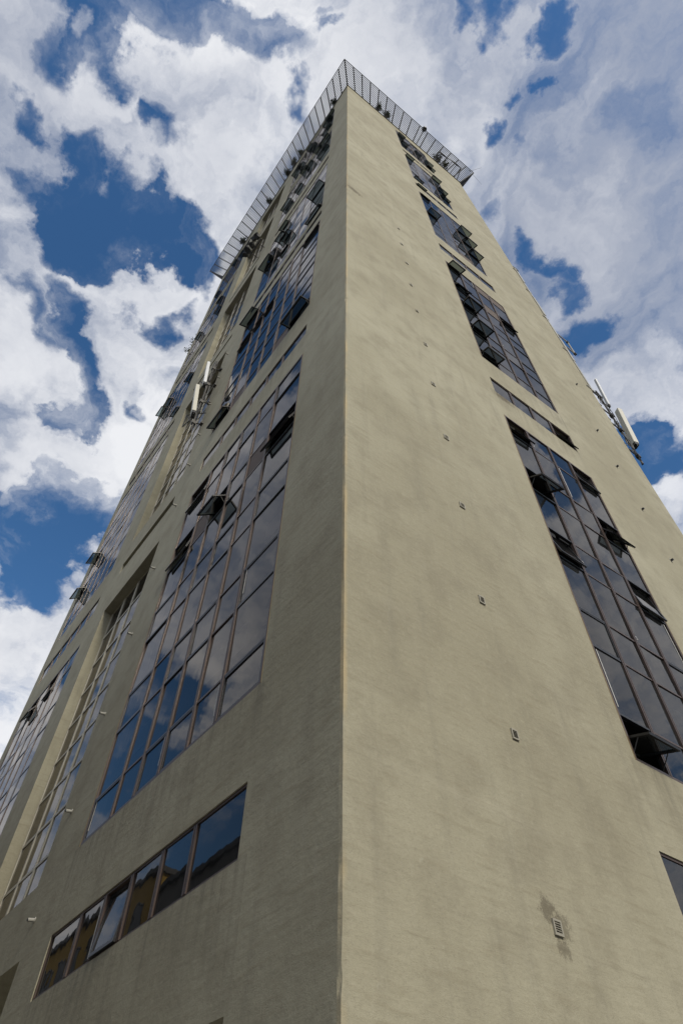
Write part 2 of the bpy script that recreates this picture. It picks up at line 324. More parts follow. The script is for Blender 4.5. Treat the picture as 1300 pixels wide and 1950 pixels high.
# ------------------------------------------------------------------ ground, street
g = MB(); g.quad([(-1500, -1500, 0), (1500, -1500, 0), (1500, 1500, 0), (-1500, 1500, 0)], M['asphalt']); tag(g.build('ground'), kind='structure')
p = MB()
p.hexa([(-40, -5.2, .004), (5.2, -5.2, .004), (5.2, 0, .004), (-40, 0, .004), (-40, -5.2, .13), (5.2, -5.2, .13), (5.2, 0, .13), (-40, 0, .13)], M['paving'])
p.hexa([(0, .003, .004), (5.2, .003, .004), (5.2, 40, .004), (0, 40, .004), (0, .003, .13), (5.2, .003, .13), (5.2, 40, .13), (0, 40, .13)], M['paving'])
tag(p.build('pavement'), kind='structure')

def street_house(name, x0, x1, y0, y1, h, m, label, face):
    t = thing(name, ((x0+x1)/2, (y0+y1)/2, 0), label, 'building', 'low buildings across the street')
    b = MB(); b.hexa([(x0, y0, 0), (x1, y0, 0), (x1, y1, 0), (x0, y1, 0), (x0, y0, h), (x1, y0, h), (x1, y1, h), (x0, y1, h)], m)
    b.build('wall', t)
    r = MB(); e = .25
    r.hexa([(x0-e, y0-e, h+.003), (x1+e, y0-e, h+.003), (x1+e, y1+e, h+.003), (x0-e, y1+e, h+.003), (x0-e, y0-e, h+.35), (x1+e, y0-e, h+.35), (x1+e, y1+e, h+.35), (x0-e, y1+e, h+.35)], M['roof']); r.build('roof', t)
    n = 0
    span = (x1-x0) if face == 'y' else (y1-y0)
    for k in range(int(h//3.1)):
        for i in range(int(span//3.6)):
            a = 1.2+i*3.6; z = 1.0+k*3.1; q = MB()
            if face == 'y':
                F = lambda u, zz, d: Vector((x0+u, y1+.0-d, zz))
            else:
                F = lambda u, zz, d: Vector((x0+d, y0+u, zz))
            fr = MB(); fr.box(F, a-.08, a+1.58, z-.08, z, -.06, .1, M['dark']); fr.box(F, a-.08, a+1.58, z+1.5, z+1.58, -.06, .1, M['dark'])
            fr.box(F, a-.08, a, z, z+1.5, -.06, .1, M['dark']); fr.box(F, a+1.5, a+1.58, z, z+1.5, -.06, .1, M['dark']); fr.box(F, a, a+1.5, z, z+1.5, -.02, .1, M['black'])
            fr.build('window', t)
street_house('yellow_house', -95, -43, -40, -15, 22.6, M['yellow'], 'yellow rendered block across the street, seen only reflected in the lowest windows', 'y')
street_house('grey_house', -42, 2, -38, -15, 20.1, M['greyr'], 'grey block across the street facing the long side of the tower', 'y')
street_house('added_shade_house', 24, 46, -6, 34, 17.5, M['greyr'], 'grey block added across the side street to shade the foot of the narrow side', 'x')  # added out of frame to darken the low part of the narrow face

# ------------------------------------------------------------------ the tower
tower = thing('office_tower', (-W/2, V/2, 0), 'tall plastered office tower with brown framed window bands, seen from its corner', 'tower')
LC = [[2.46, 4.1, 5.24, 6.45, 7.6, 8.75, 10.35], [20.75, 22.0, 23.25, 24.5, 25.75, 27.0, 28.35]]
RC = [7.2, 8.33, 9.5, 10.66, 11.92]
LB = [(8.66, 22.05), (26.6, 39.45), (42.5, 55.7), (60.7, 72.5), (75.6, 88.4)]
LBB = [(8.66, 21.35), (26.3, 39.9), (43.2, 55.6), (60.7, 72.5), (75.6, 88.4)]
LS = [(5.74, 6.88), (23.72, 24.62), (40.6, 41.5), (57.6, 58.6), (73.6, 74.5), (90.0, 90.9)]
LSB = [(5.74, 6.88), (23.3, 24.35), (41.0, 41.9), (57.6, 58.6), (73.6, 74.5), (90.0, 90.9)]
RB = [(8.66, 21.9), (26.7, 39.47), (44.72, 56.98), (61.96, 73.19), (77.64, 88.9)]
RS = [(5.74, 6.87), (23.66, 24.87), (41.72, 42.9), (59.1, 60.2), (75.0, 75.9)]
ROWF = [0, .080, .216, .306, .446, .535, .670, .762, .910, 1.0]
RU0, RU1, RD = 12.95, 18.42, .44                       # recess of the stair windows
REC = [(8.6, 21.7), (24.05, 24.72), (26.4, 40.05), (42.2, 42.75), (44.4, 57.3), (59.2, 59.75), (61.6, 73.3), (75.2, 75.7), (77.3, 88.6)]

CE = .07
def facade(F, width, openings, name):
    """sheet of wall with rectangular openings (u0,u1,z0,z1,depth) and their reveals"""
    us = sorted({CE, width} | {a for o in openings for a in o[:2]}); zs = sorted({0, TOP} | {a for o in openings for a in o[2:4]})
    mb = MB(); m = M['plaster']
    for i in range(len(us)-1):
        k0 = None
        for j in range(len(zs)-1):
            uc, zc_ = (us[i]+us[i+1])/2, (zs[j]+zs[j+1])/2
            hole = any(o[0] < uc < o[1] and o[2] < zc_ < o[3] for o in openings)
            if not hole and k0 is None: k0 = zs[j]
            if (hole or j == len(zs)-2) and k0 is not None:
                ze = zs[j] if hole else zs[j+1]
                mb.quad([F(us[i], k0, 0), F(us[i+1], k0, 0), F(us[i+1], ze, 0), F(us[i], ze, 0)], m); k0 = None
    for u0, u1, z0, z1, d in openings:
        mb.quad([F(u0, z0, 0), F(u0, z1, 0), F(u0, z1, d), F(u0, z0, d)], m); mb.quad([F(u1, z0, 0), F(u1, z0, d), F(u1, z1, d), F(u1, z1, 0)], m)
        mb.quad([F(u0, z1, 0), F(u1, z1, 0), F(u1, z1, d), F(u0, z1, d)], m); mb.quad([F(u0, z0, 0), F(u0, z0, d), F(u1, z0, d), F(u1, z0, 0)], m)
    return mb
opsL = []; opsR = []
for ci, bl, st in ((0, LB, LS), (1, LBB, LSB)):
    for z0, z1 in bl + st: opsL.append((LC[ci][0], LC[ci][-1], z0, z1, .32))
for z0, z1 in REC: opsL.append((RU0, RU1, z0, z1, RD if z1-z0 > 2 else 1.2))
opsL.append((12.2, 18.42, .2, 6.86, 1.6)); opsL.append((2.3, 10.3, .2, 3.98, .35))
for z0, z1 in RB + RS: opsR.append((6.8 if z0 < 6 else RC[0], RC[-1], z0, z1, .32))
wl = facade(FL, W, opsL, 'wall'); wr = facade(FR, V, opsR, 'wall')
o = len(wl.v); wl.v += wr.v; wl.f += [[i+o for i in f] for f in wr.f]; wl.m += wr.m
pm = M['plaster']
rnd = random.Random(12); zq = [0.0]
while zq[-1] < TOP-.4: zq.append(zq[-1] + (.16 if zq[-1] < 25 else .5))
zq[-1] = TOP; prev = None
for z in zq:
    j = .004 + .005*math.sin(z*1.7) + .004*math.sin(z*4.3+1) + rnd.uniform(0, .005) + (rnd.uniform(.012, .03) if rnd.random() < .07 else 0)
    cur = (FL(CE, z, 0), Vector((-j*rnd.uniform(.3, 1), j, z)), FR(CE, z, 0))
    if prev: wl.quad([prev[0], cur[0], cur[1], prev[1]], pm); wl.quad([prev[1], cur[1], cur[2], prev[2]], pm)
    prev = cur
wl.quad([(-W, 0, 0), (-W, 0, TOP), (-W, V, TOP), (-W, V, 0)], pm); wl.quad([(-W, V, 0), (-W, V, TOP), (0, V, TOP), (0, V, 0)], pm)
wl.build('wall', tower, fix=False)
rf = MB(); rf.quad([(-W, 0, TOP-.3), (0, 0, TOP-.3), (0, V, TOP-.3), (-W, V, TOP-.3)], M['roof']); rf.build('roof', tower)
# back of the recess slots and of the entrance
bk = MB()
for z0, z1 in REC:
    if z1-z0 < 2: bk.quad([FL(RU0, z0, 1.2), FL(RU1, z0, 1.2), FL(RU1, z1, 1.2), FL(RU0, z1, 1.2)], M['room'])
bk.quad([FL(12.2, .2, 1.6), FL(18.42, .2, 1.6), FL(18.42, 6.86, 1.6), FL(12.2, 6.86, 1.6)], M['room'])
bk.build('recess_back', tower)
sh = MB()      # roller shutter in the street-level opening
for i in range(26): sh.box(FL, 2.3, 10.3, .2+i*.145, .2+i*.145+.13, .26, .31, M['greyr'])
sh.build('shutter', tower)
# thin dark coping along the roof edge
cp = MB(); e = .10
cp.hexa([(-W-e, -e, TOP+.003), (e, -e, TOP+.003), (e, .3, TOP+.003), (-W-e, .3, TOP+.003), (-W-e, -e, TOP+.16), (e, -e, TOP+.16), (e, .3, TOP+.16), (-W-e, .3, TOP+.16)], M['steel'])
cp.hexa([(-.3, .303, TOP+.003), (e, .303, TOP+.003), (e, V+e, TOP+.003), (-.3, V+e, TOP+.003), (-.3, .303, TOP+.16), (e, .303, TOP+.16), (e, V+e, TOP+.16), (-.3, V+e, TOP+.16)], M['steel'])
cp.build('coping', tower)

def sash_mesh(F, u0, u1, z0, z1, ang, d0=.012):
    """centre-pivot sash: the lower half swings out, the upper half in"""
    a = math.radians(ang); ca, sa = math.cos(a), math.sin(a); H = z1-z0; zm = z0+H*.5; mb = MB(); fw, th = .065, .05
    def Q(u, b, t): return F(u, zm - b*ca - t*sa, d0 - b*sa + t*ca)      # b down the sash from its pivot, t through it
    def bx(ua, ub, ba, bb, ta, tb, m):
        mb.hexa([Q(ua, bb, ta), Q(ub, bb, ta), Q(ub, bb, tb), Q(ua, bb, tb), Q(ua, ba, ta), Q(ub, ba, ta), Q(ub, ba, tb), Q(ua, ba, tb)], m)
    m = M['dark']; t_, e_ = -H*.5, H*.5
    bx(u0, u0+fw, t_, e_, 0, th, m); bx(u1-fw, u1, t_, e_, 0, th, m); bx(u0+fw, u1-fw, t_, t_+fw, 0, th, m); bx(u0+fw, u1-fw, e_-fw, e_, 0, th, m)
    mb.quad([Q(u0+fw, t_+fw, .022), Q(u1-fw, t_+fw, .022), Q(u1-fw, e_-fw, .022), Q(u0+fw, e_-fw, .022)], M['sashglass'])
    if ang > 14:
        for u in (u0+.03, u1-.03): mb.bar(Q(u, H*.22, .03), F(u, zm-H*.40, d0+.06), .012, M['steel'], 5)
    # dark sub-frame left in the opening
    for ua, ub, za, zb in ((u0-.001, u0+.012, z0, z1), (u1-.012, u1+.001, z0, z1)): mb.box(F, ua, ub, za, zb, d0+.055, d0+.10, m)
    return mb

def window_block(F, us, z0, z1, opens, boards, awn, seed, far=False):
    rnd = random.Random(seed); zs = [z0+(z1-z0)*f for f in ROWF]; nc = len(us)-1
    fr = MB(); m = M['frame']; d0, d1 = .012, .10; mo = .004 if far else .016; mw = .044 if far else .052
    # perimeter
    pw = .06
    fr.box(F, us[0], us[0]+pw, z0, z1, d0-.01, d1, m); fr.box(F, us[-1]-pw, us[-1], z0, z1, d0-.01, d1, m)
    fr.box(F, us[0]+pw, us[-1]-pw, z0, z0+pw, d0-.012, d1, m); fr.box(F, us[0]+pw, us[-1]-pw, z1-pw, z1, d0-.012, d1, m)
    for u in us[1:-1]:
        fr.box(F, u-mw, u-.010, z0+pw, z1-pw, d0-mo, d1-.003, m); fr.box(F, u+.010, u+mw, z0+pw, z1-pw, d0-mo, d1-.003, m)
        fr.box(F, u-.009, u+.009, z0+pw, z1-pw, d0+.012, d1-.006, M['dark'])
    pane = MB(); bds = []; sashes = []
    for c in range(nc):
        a = us[c]+(pw if c == 0 else mw); b = us[c+1]-(pw if c == nc-1 else mw)
        for r in range(9):
            za = zs[r]+(pw if r == 0 else .025); zb = zs[r+1]-(pw if r == 8 else .025)
            thick = c in awn
            if r < 8: fr.box(F, a, b, zb, zb+.05, d0+((.003 if thick else .008) if far else (-.006 if thick else .002)), d1-.009, m if not thick else M['dark'])  # awning-column transoms coloured dark for the shadow gap under the sashes
            if r % 2 == 0 and (c, r//2) in opens:
                s_ = sash_mesh(F, a, b, za, zb, opens[(c, r//2)]); sashes.append(s_); continue
            if r % 2 == 0 and (c, r//2) in boards:
                bd = MB(); bds.append(bd)
                for k in range(7):
                    h = (zb-za)/7; bd.box(F, a, b, za+k*h, za+(k+1)*h-.012, .03, .06, M['board'])
                continue
            if r % 2 == 0 and thick:     # closed sash: its own frame proud of the mullions
                w_ = .045
                fr.box(F, a, a+w_, za, zb, d0-.001, d1-.012, M['dark']); fr.box(F, b-w_, b, za, zb, d0-.001, d1-.012, M['dark'])
                fr.box(F, a+w_, b-w_, za, za+w_, d0-.001, d1-.012, M['dark']); fr.box(F, a+w_, b-w_, zb-w_, zb, d0-.001, d1-.012, M['dark'])
            t1, t2 = rnd.gauss(0, .006), rnd.gauss(0, .006); dd = .026 if far else .034; hu, hz = (b-a)/2, (zb-za)/2
            pane.quad(PQ(F, a, b, za, zb, dd-t1*hu-t2*hz, dd+t1*hu-t2*hz, dd+t1*hu+t2*hz, dd-t1*hu+t2*hz), M['glass'])
            if not far and rnd.random() < .16:      # white tape or handle against the glass
                if rnd.random() < .5:
                    ux = b-.10-.05*rnd.random() if rnd.random() < .5 else a+.08; fr.box(F, ux, ux+.022, za+.05+.3*rnd.random(), zb-.05, dd-.012, dd-.006, M['white'])
                else:
                    ux = a+.02; zx = za+.1+rnd.random()*.3; fr.box(F, ux, ux+.10, zx, zx+.10, dd-.013, dd-.006, M['white']); fr.box(F, ux+.018, ux+.082, zx+.018, zx+.082, dd-.016, dd-.0135, M['dark'])
    if not far:     # yellowed sealant down the jambs
        for ua in (us[0]-.022, us[-1]+.004): fr.box(F, ua, ua+.018, z0, z1, -.006, .02, M['sealant'])
    win = fr.build('window', tower, fix=True)
    pane.build('pane', win, fix=False)
    for bd in bds: bd.build('board', win)
    for s_ in sashes: s_.build('sash', win, fix=True)
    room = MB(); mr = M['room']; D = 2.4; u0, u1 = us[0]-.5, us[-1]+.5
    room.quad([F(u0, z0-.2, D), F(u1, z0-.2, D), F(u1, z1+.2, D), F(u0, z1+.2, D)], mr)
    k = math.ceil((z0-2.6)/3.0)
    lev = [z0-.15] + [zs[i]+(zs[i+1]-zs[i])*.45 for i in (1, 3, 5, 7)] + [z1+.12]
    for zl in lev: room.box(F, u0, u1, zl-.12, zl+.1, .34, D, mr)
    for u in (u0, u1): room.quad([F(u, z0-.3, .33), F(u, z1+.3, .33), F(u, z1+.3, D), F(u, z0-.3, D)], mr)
    for c in range(nc):
        for r in (1, 3, 5, 7):
            if rnd.random() < .35:
                zb = zs[r+1]-.05; za = zb-(.4+rnd.random()*1.2); room.box(F, us[c]+.1, us[c+1]-.1, za, zb, .40, .43, M['blind'])
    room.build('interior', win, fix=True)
    return win

def strip(F, us, z0, z1, opens, seed):
    rnd = random.Random(seed); fr = MB(); m = M['frame']; d0, d1, pw = .022, .12, .05; panes = []; sashes = []
    fr.box(F, us[0], us[0]+pw, z0, z1, d0, d1, m); fr.box(F, us[-1]-pw, us[-1], z0, z1, d0, d1, m)
    fr.box(F, us[0]+pw, us[-1]-pw, z0, z0+pw, d0+.003, d1, m); fr.box(F, us[0]+pw, us[-1]-pw, z1-pw, z1, d0+.003, d1, m)
    for u in us[1:-1]:
        fr.box(F, u-.058, u-.010, z0+pw, z1-pw, d0-.008, d1, m); fr.box(F, u+.010, u+.058, z0+pw, z1-pw, d0-.008, d1, m); fr.box(F, u-.010, u+.010, z0+pw, z1-pw, d0+.02, d1-.003, M['dark'])
    for c in range(len(us)-1):
        a = us[c]+(pw if c == 0 else .058); b = us[c+1]-(pw if c == len(us)-2 else .058); za, zb = z0+pw, z1-pw
        if c in opens: sashes.append(sash_mesh(F, a, b, za, zb, opens[c], .03)); continue
        t1, t2 = rnd.gauss(0, .004), rnd.gauss(0, .004); dd = .045; hu, hz = (b-a)/2, (zb-za)/2; pane = MB(); panes.append(pane)
        pane.quad(PQ(F, a, b, za, zb, dd-t1*hu-t2*hz, dd+t1*hu-t2*hz, dd+t1*hu+t2*hz, dd-t1*hu+t2*hz), M['glass'])
        if rnd.random() < .3: fr.box(F, a+.05, a+.075, za+.05, zb-.04, dd-.02, dd-.013, M['white'])
    win = fr.build('window', tower)
    for pane in panes: pane.build('pane', win, fix=False)
    for s_ in sashes: s_.build('sash', win)
    room = MB(); D = 2.0; u0, u1 = us[0]-.4, us[-1]+.4
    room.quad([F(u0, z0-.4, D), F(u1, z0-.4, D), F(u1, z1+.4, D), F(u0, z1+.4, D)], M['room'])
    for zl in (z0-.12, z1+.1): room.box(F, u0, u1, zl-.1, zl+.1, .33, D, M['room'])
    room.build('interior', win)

opA = [{(0, 3): 20, (5, 3): 13, (5, 4): 9, (3, 3): 50},
       {(0, 0): 78, (0, 4): 10, (5, 0): 50, (5, 4): 62, (5, 3): 9, (3, 3): 8, (4, 3): 8},
       {(0, 0): 30, (0, 2): 64, (3, 2): 45, (5, 2): 66, (3, 1): 14, (4, 4): 40, (4, 3): 45},
       {(0, 1): 50, (0, 3): 62, (2, 3): 45, (3, 1): 46, (4, 0): 50, (5, 2): 40, (1, 4): 48, (3, 4): 40},
       {(0, 0): 50, (0, 2): 64, (0, 4): 40, (2, 1): 48, (3, 3): 42, (4, 1): 44, (5, 2): 40}]
bdA = [{(4, 3), (1, 3)}, {(1, 0), (4, 0)}, set(), set(), set()]
opB = [{(4, 4): 30, (2, 4): 9}, {(5, 2): 58, (5, 1): 52}, {(5, 3): 60, (4, 3): 48, (0, 2): 42, (0, 0): 40}, {(0, 1): 48, (4, 2): 42, (1, 3): 40}, {(0, 2): 50, (4, 1): 40, (2, 3): 40}]
opR = [{(0, 0): 74, (0, 2): 15, (0, 3): 57, (0, 4): 19, (3, 4): 11, (3, 3): 31, (3, 2): 11},
       {(0, 4): 60, (0, 3): 24, (0, 2): 76, (0, 1): 75, (0, 0): 72, (3, 3): 15},
       {(0, 4): 18, (0, 2): 66, (3, 3): 80, (3, 2): 68, (3, 1): 64},
       {(0, 4): 45, (0, 0): 40, (3, 4): 52, (3, 2): 50, (3, 1): 30}, {(0, 3): 50, (0, 1): 45, (3, 1): 58, (3, 0): 56, (2, 2): 30}]
bdR = [set(), {(2, 4), (3, 4), (2, 3)}, {(2, 0)}, set(), {(1, 2)}]
for i in range(5):
    window_block(FL, LC[0], *LB[i], opA[i], bdA[i], (0, 2, 3, 5), 100+i, i > 1)
    window_block(FL, LC[1], *LBB[i], opB[i], set(), (0, 2, 4, 5), 200+i, True)
    window_block(FR, RC, *RB[i], opR[i], bdR[i], (0, 3), 300+i, i > 1)
for i, (z0, z1) in enumerate(LS): strip(FL, LC[0], z0, z1, {3: 7} if i == 0 else {}, 400+i)
for i, (z0, z1) in enumerate(LSB): strip(FL, LC[1], z0, z1, {}, 500+i)
for i, (z0, z1) in enumerate(RS): strip(FR, ([6.8] if i == 0 else RC[:1])+RC[1:], z0, z1, {3: 16} if i == 1 else {0: 30} if i == 3 else {}, 600+i)

# stair windows in the recess: cream steel frames
def stair_window(z0, z1, seed):
    rnd = random.Random(seed); fr = MB(); m = M['cream']; us = [RU0+(RU1-RU0)*k/4 for k in range(5)]; n = max(1, round((z1-z0)/1.47)); zs = [z0+(z1-z0)*k/n for k in range(n+1)]
    d0, d1 = RD-.05, RD+.02; pane = MB()
    for k, u in enumerate(us):
        a, b = (u, u+.10) if k == 0 else (u-.10, u) if k == 4 else (u-.055, u+.055); fr.box(FL, a, b, z0, z1, d0, d1, m)
    for k, z in enumerate(zs):
        a, b = (z, z+.05) if k == 0 else (z-.05, z) if k == n else (z-.045, z+.045)
        for c in range(4): fr.box(FL, us[c]+(.1 if c == 0 else .055), us[c+1]-(.1 if c == 3 else .055), a, b, d0+.012, d1-.004, m)
    for c in range(4):
        for k in range(n):
            t1, t2 = rnd.gauss(0, .004), rnd.gauss(0, .004); a, b, za, zb = us[c]+.03, us[c+1]-.03, zs[k], zs[k+1]; hu, hz = (b-a)/2, (zb-za)/2; dd = RD-.01
            pane.quad(PQ(FL, a, b, za, zb, dd-t1*hu-t2*hz, dd+t1*hu-t2*hz, dd+t1*hu+t2*hz, dd-t1*hu+t2*hz), M['clear'])
    win = fr.build('window', tower); pane.build('pane', win, fix=False)
    room = MB(); room.quad([FL(RU0, z0, RD+1.6), FL(RU1, z0, RD+1.6), FL(RU1, z1, RD+1.6), FL(RU0, z1, RD+1.6)], M['room'])
    for k in range(1, n, 2): room.box(FL, RU0+.01, RU1-.01, zs[k]-.5, zs[k]-.3, RD+.3, RD+1.58, M['room'])
    room.build('interior', win)
k = 0
for z0, z1 in REC:
    if z1-z0 > 2: stair_window(z0, z1, 700+k); k += 1

# conduit strip up the far edge of the narrow face
cdm = MB()
zc_ = 36.0; rnd = random.Random(4)
while zc_ < 58:
    h = 1.6+rnd.random()*2.2; wv_ = .16+rnd.random()*.10
    cdm.box(FR, V+.003, V+.003+wv_, zc_, min(58.3, zc_+h-.05), -.03-.05*rnd.random(), .22, M['conduit']); zc_ += h
for zb_ in (36.2, 41.5, 47.0, 52.5, 57.6): cdm.box(FR, V-.35, V+.3, zb_, zb_+.10, -.05, .0-.002, M['conduit'])
cdm.build('conduit', tower)

# ------------------------------------------------------------------ vents on the narrow face
ORD = ['lowest', 'second lowest', 'third from the bottom', 'fourth from the bottom', 'fifth from the bottom', 'sixth from the bottom', 'seventh from the bottom', 'eighth from the bottom', 'ninth from the bottom', 'tenth from the bottom', 'eleventh from the bottom', 'topmost']
def vent_meshes(w_, h_):
    fr = MB(); F = lambda u, z, d: Vector((-d, u, z))
    t = .025
    fr.box(F, -w_/2, -w_/2+t, -h_/2, h_/2, -.03, .0-.001, M['vent']); fr.box(F, w_/2-t, w_/2, -h_/2, h_/2, -.03, -.001, M['vent'])
    fr.box(F, -w_/2+t, w_/2-t, h_/2-t, h_/2, -.03, -.001, M['vent']); fr.box(F, -w_/2+t, w_/2-t, -h_/2, -h_/2+t, -.03, -.001, M['vent'])
    bk_ = MB(); bk_.box(F, -w_/2+t, w_/2-t, -h_/2+t, h_/2-t, -.006, -.002, M['black'])
    sl = []
    for k in range(5):
        zz = -h_/2+t+(k+.5)*(h_-2*t)/5; s_ = MB()
        s_.hexa([F(-w_/2+t, zz-.016, -.028), F(w_/2-t, zz-.016, -.028), F(w_/2-t, zz+.004, -.008), F(-w_/2+t, zz+.004, -.008), F(-w_/2+t, zz-.011, -.03), F(w_/2-t, zz-.011, -.03), F(w_/2-t, zz+.010, -.008), F(-w_/2+t, zz+.010, -.008)], M['vent']); sl.append(s_)
    return fr, bk_, sl
VZ = [5.02, 7.81, 10.78, 13.9, 16.95, 20.06, 23.16, 26.21, 29.19, 32.2, 35.1, 38.0]
fr_, bk_, sl_ = vent_meshes(.165, .19)
v0 = None
for i, z in enumerate(VZ):
    lab = 'small louvred wall vent, %s in the row up the narrow face' % ORD[i] if i else 'small louvred wall vent ringed by broken plaster, lowest on the narrow face'
    if v0 is None:
        v0 = thing('wall_vent', (0, 3.54, z), lab, 'vent', 'vents up the narrow face'); o0 = ORG[v0.name]; ORG[v0.name] = Vector((0, 0, 0))
        fr_.build('vent_frame', v0); bk_.build('backing', v0)
        for s_ in sl_: s_.build('slat', v0)
        ch0 = list(v0.children)
    else:
        v = v0.copy(); col.objects.link(v); v.location = (0, 3.54+.04*math.sin(i*2.3), z); v['label'] = lab; v.scale = (1, 1+.10*math.sin(i*5.1), 1+.14*math.sin(i*3.3)); v.rotation_euler = (.03*math.sin(i*7.7), 0, 0)
        for c_ in ch0: d_ = c_.copy(); col.objects.link(d_); d_.parent = v
# small black pipe ends near the far edge of the narrow face
pe = MB(); Fz = lambda u, z, d: Vector((-d, u, z))
pe.bar((-.02, 0, 0), (.10, 0, -.02), .045, M['black'], 8); pe.bar((.0, 0, 0), (.012, 0, 0), .085, M['conduit'], 10)
PO = ['lowest', 'second lowest', 'middle', 'second highest', 'highest']; p0 = None
for i, (u, z) in enumerate([(15.22, 19.38), (15.3, 22.45), (15.25, 25.45), (15.4, 28.62), (16.4, 34.5)]):
    if p0 is None: p0 = pe.build('pipe_stub', None, (0, 0, 0)); q = p0
    else: q = p0.copy(); col.objects.link(q)
    q.location = (0, u, z); tag(q, 'small black pipe end in the plaster near the far edge, %s of five' % PO[i], 'pipe', 'pipe ends near the far edge')
# spouts on the pier beside the recess
sp = MB(); sp.bar((0, .02, 0), (0, -.16, -.03), .04, M['conduit'], 10); sp.bar((0, -.001, 0), (0, -.02, 0), .06, M['conduit'], 10); sp.bar((0, -.16, -.03), (0, -.175, -.033), .03, M['black'], 8)
SZ = [7.64, 10.17, 13.11, 16.2, 19.41, 23.27, 26.32, 28.99, 32.1, 35.2, 38.4]; s0 = None
for i, z in enumerate(SZ):
    if s0 is None: s0 = sp.build('drain_spout', None, (0, 0, 0)); q = s0
    else: q = s0.copy(); col.objects.link(q)
    q.location = (-12.1-.02*i, 0, z); tag(q, 'short grey drain spout on the pier beside the stair windows, %s' % (ORD[i] if i < 10 else 'topmost'), 'spout', 'spouts up the pier')

# ------------------------------------------------------------------ antennas
def panel(name, base, top, wdt, dep, out, m, label):
    """panel antenna between two points; out = direction it faces"""
    t = thing(name, base, label, 'antenna', 'panel antennas on the tower')
    a, b = Vector(base), Vector(top); az = (b-a)/2; o_ = Vector(out).normalized(); ax = o_.cross(az).normalized(); o_ = az.cross(ax).normalized()
    s_ = MB(); c = (a+b)/2
    s_.obox(c, ax*wdt/2, o_*dep/2, az, m); s_.build('shell', t, bevel=.03)
    k = MB(); k.obox(a-az.normalized()*.11, ax*wdt*.42, o_*dep*.42, az.normalized()*.10, M['black'])
    for s in (-.3, 0, .3): k.bar(a-az.normalized()*.2+ax*wdt*s, a-az.normalized()*.38+ax*wdt*s, .03, M['black'], 6)
    k.build('connector', t)
    return t
def mast(name, pts, wallpts, label, braces, cable):
    t = thing(name, pts[0], label, 'bracket', 'antenna brackets on the tower')
    pm_ = MB(); pm_.bar(pts[0], pts[1], .055, M['steel'], 10); pm_.build('pole', t)
    for a, b in wallpts:
        k = MB(); k.bar(a, b, .04, M['steel'], 6); bb = Vector(b)
        k.obox(Vector(a), Vector((.12, 0, 0)), Vector((0, .12, 0)), Vector((0, 0, .05)), M['steel']); k.obox(bb, Vector((.10, 0, 0)), Vector((0, .10, 0)), Vector((0, 0, .12)), M['steel']); k.build('arm', t)
    for a, b in braces:
        k = MB(); k.bar(a, b, .03, M['steel'], 6); k.build('brace', t)
    cb_ = MB()
    for j in range(4):
        rnd = random.Random(j*7+len(label)); P0, P1 = Vector(pts[0]), Vector(pts[1]); q = []
        for s in range(13):
            f = s/12; q.append(P0.lerp(P1, f) + Vector(cable)*(.12+.16*rnd.random()) + Vector((rnd.uniform(-.12, .12), rnd.uniform(-.12, .12), 0)))
        cb_.tube(q, .016, M['black'], 5)
    cb_.build('cable', t)
    return t
# beside the stair window recess
mx_, my_ = -12.75, -.42
mast('antenna_mast', ((mx_, my_, 29.6), (mx_, my_, 37.6)), [((mx_+.2, -.01, z), (mx_, my_, z)) for z in (30.4, 32.6, 34.6, 36.6)], 'dark steel antenna mast with cables beside the recessed stair windows', [((mx_, my_, 30.2), (mx_-.45, -.8, 31.4)), ((mx_, my_, 31.4), (mx_-.45, -.8, 30.2)), ((mx_, my_, 32.0), (mx_-.5, -.85, 33.3)), ((mx_, my_, 34.2), (mx_-.4, -.8, 35.2)), ((mx_+.3, -.05, 31.4), (mx_-.45, -.8, 31.4)), ((mx_-.45, -.8, 31.4), (mx_-.45, -.8, 30.2))], (.0, .2, 0))
panel('panel_antenna', (-11.95, -.78, 29.9), (-12.75, -.92, 33.7), .44, .22, (-.3, -1, 0), M['antenna'], 'cream panel antenna on the mast by the stair windows, the lower and larger of two')
panel('panel_antenna', (-12.25, -.72, 33.6), (-12.85, -.80, 37.0), .32, .18, (-.3, -1, 0), M['antenna_w'], 'slim white panel antenna on the mast by the stair windows, the upper of two')
# on the far edge of the narrow face
ex_ = -.12
mast('antenna_mast', ((ex_, 19.6, 29.5), (ex_, 19.6, 37.4)), [((ex_, V+.03, z), (ex_, 19.6, z)) for z in (30.2, 32.8, 34.4, 36.6)], 'dark steel antenna mast with cables beyond the far edge of the narrow face', [((ex_, 19.6, 30.4), (ex_, 19.9, 31.6)), ((ex_, 19.6, 33.2), (ex_, 19.9, 33.9)), ((ex_, 19.6, 35.2), (ex_, 20.0, 36.2)), ((ex_, 19.6, 36.8), (ex_, 20.1, 37.2))], (.0, -.3, 0))
panel('panel_antenna', (-.08, 20.25, 31.9), (-.08, 21.3, 36.7), .36, .30, (.35, 1, 0), M['antenna'], 'large cream panel antenna against the sky beyond the far edge, the lower of two')
panel('panel_antenna', (-.08, 20.15, 36.2), (-.08, 20.85, 40.3), .18, .14, (.35, 1, 0), M['antenna_w'], 'slim white panel antenna against the sky beyond the far edge, the upper of two')
t = thing('pipe_bracket', (-.05, V, 43.9), 'thin grey standoff rail on two arms against the sky beyond the far edge', 'bracket')
k = MB(); k.bar((-.05, 20.0, 43.0), (-.05, 20.0, 45.2), .05, M['conduit'], 8); k.build('rail', t)
for z in (43.1, 45.0):
    k = MB(); k.bar((-.05, V+.02, z), (-.05, 20.05, z), .045, M['conduit'], 6); k.obox((-.05, 20.0, z), Vector((.08, 0, 0)), Vector((0, .09, 0)), Vector((0, 0, .08)), M['steel']); k.build('arm', t)
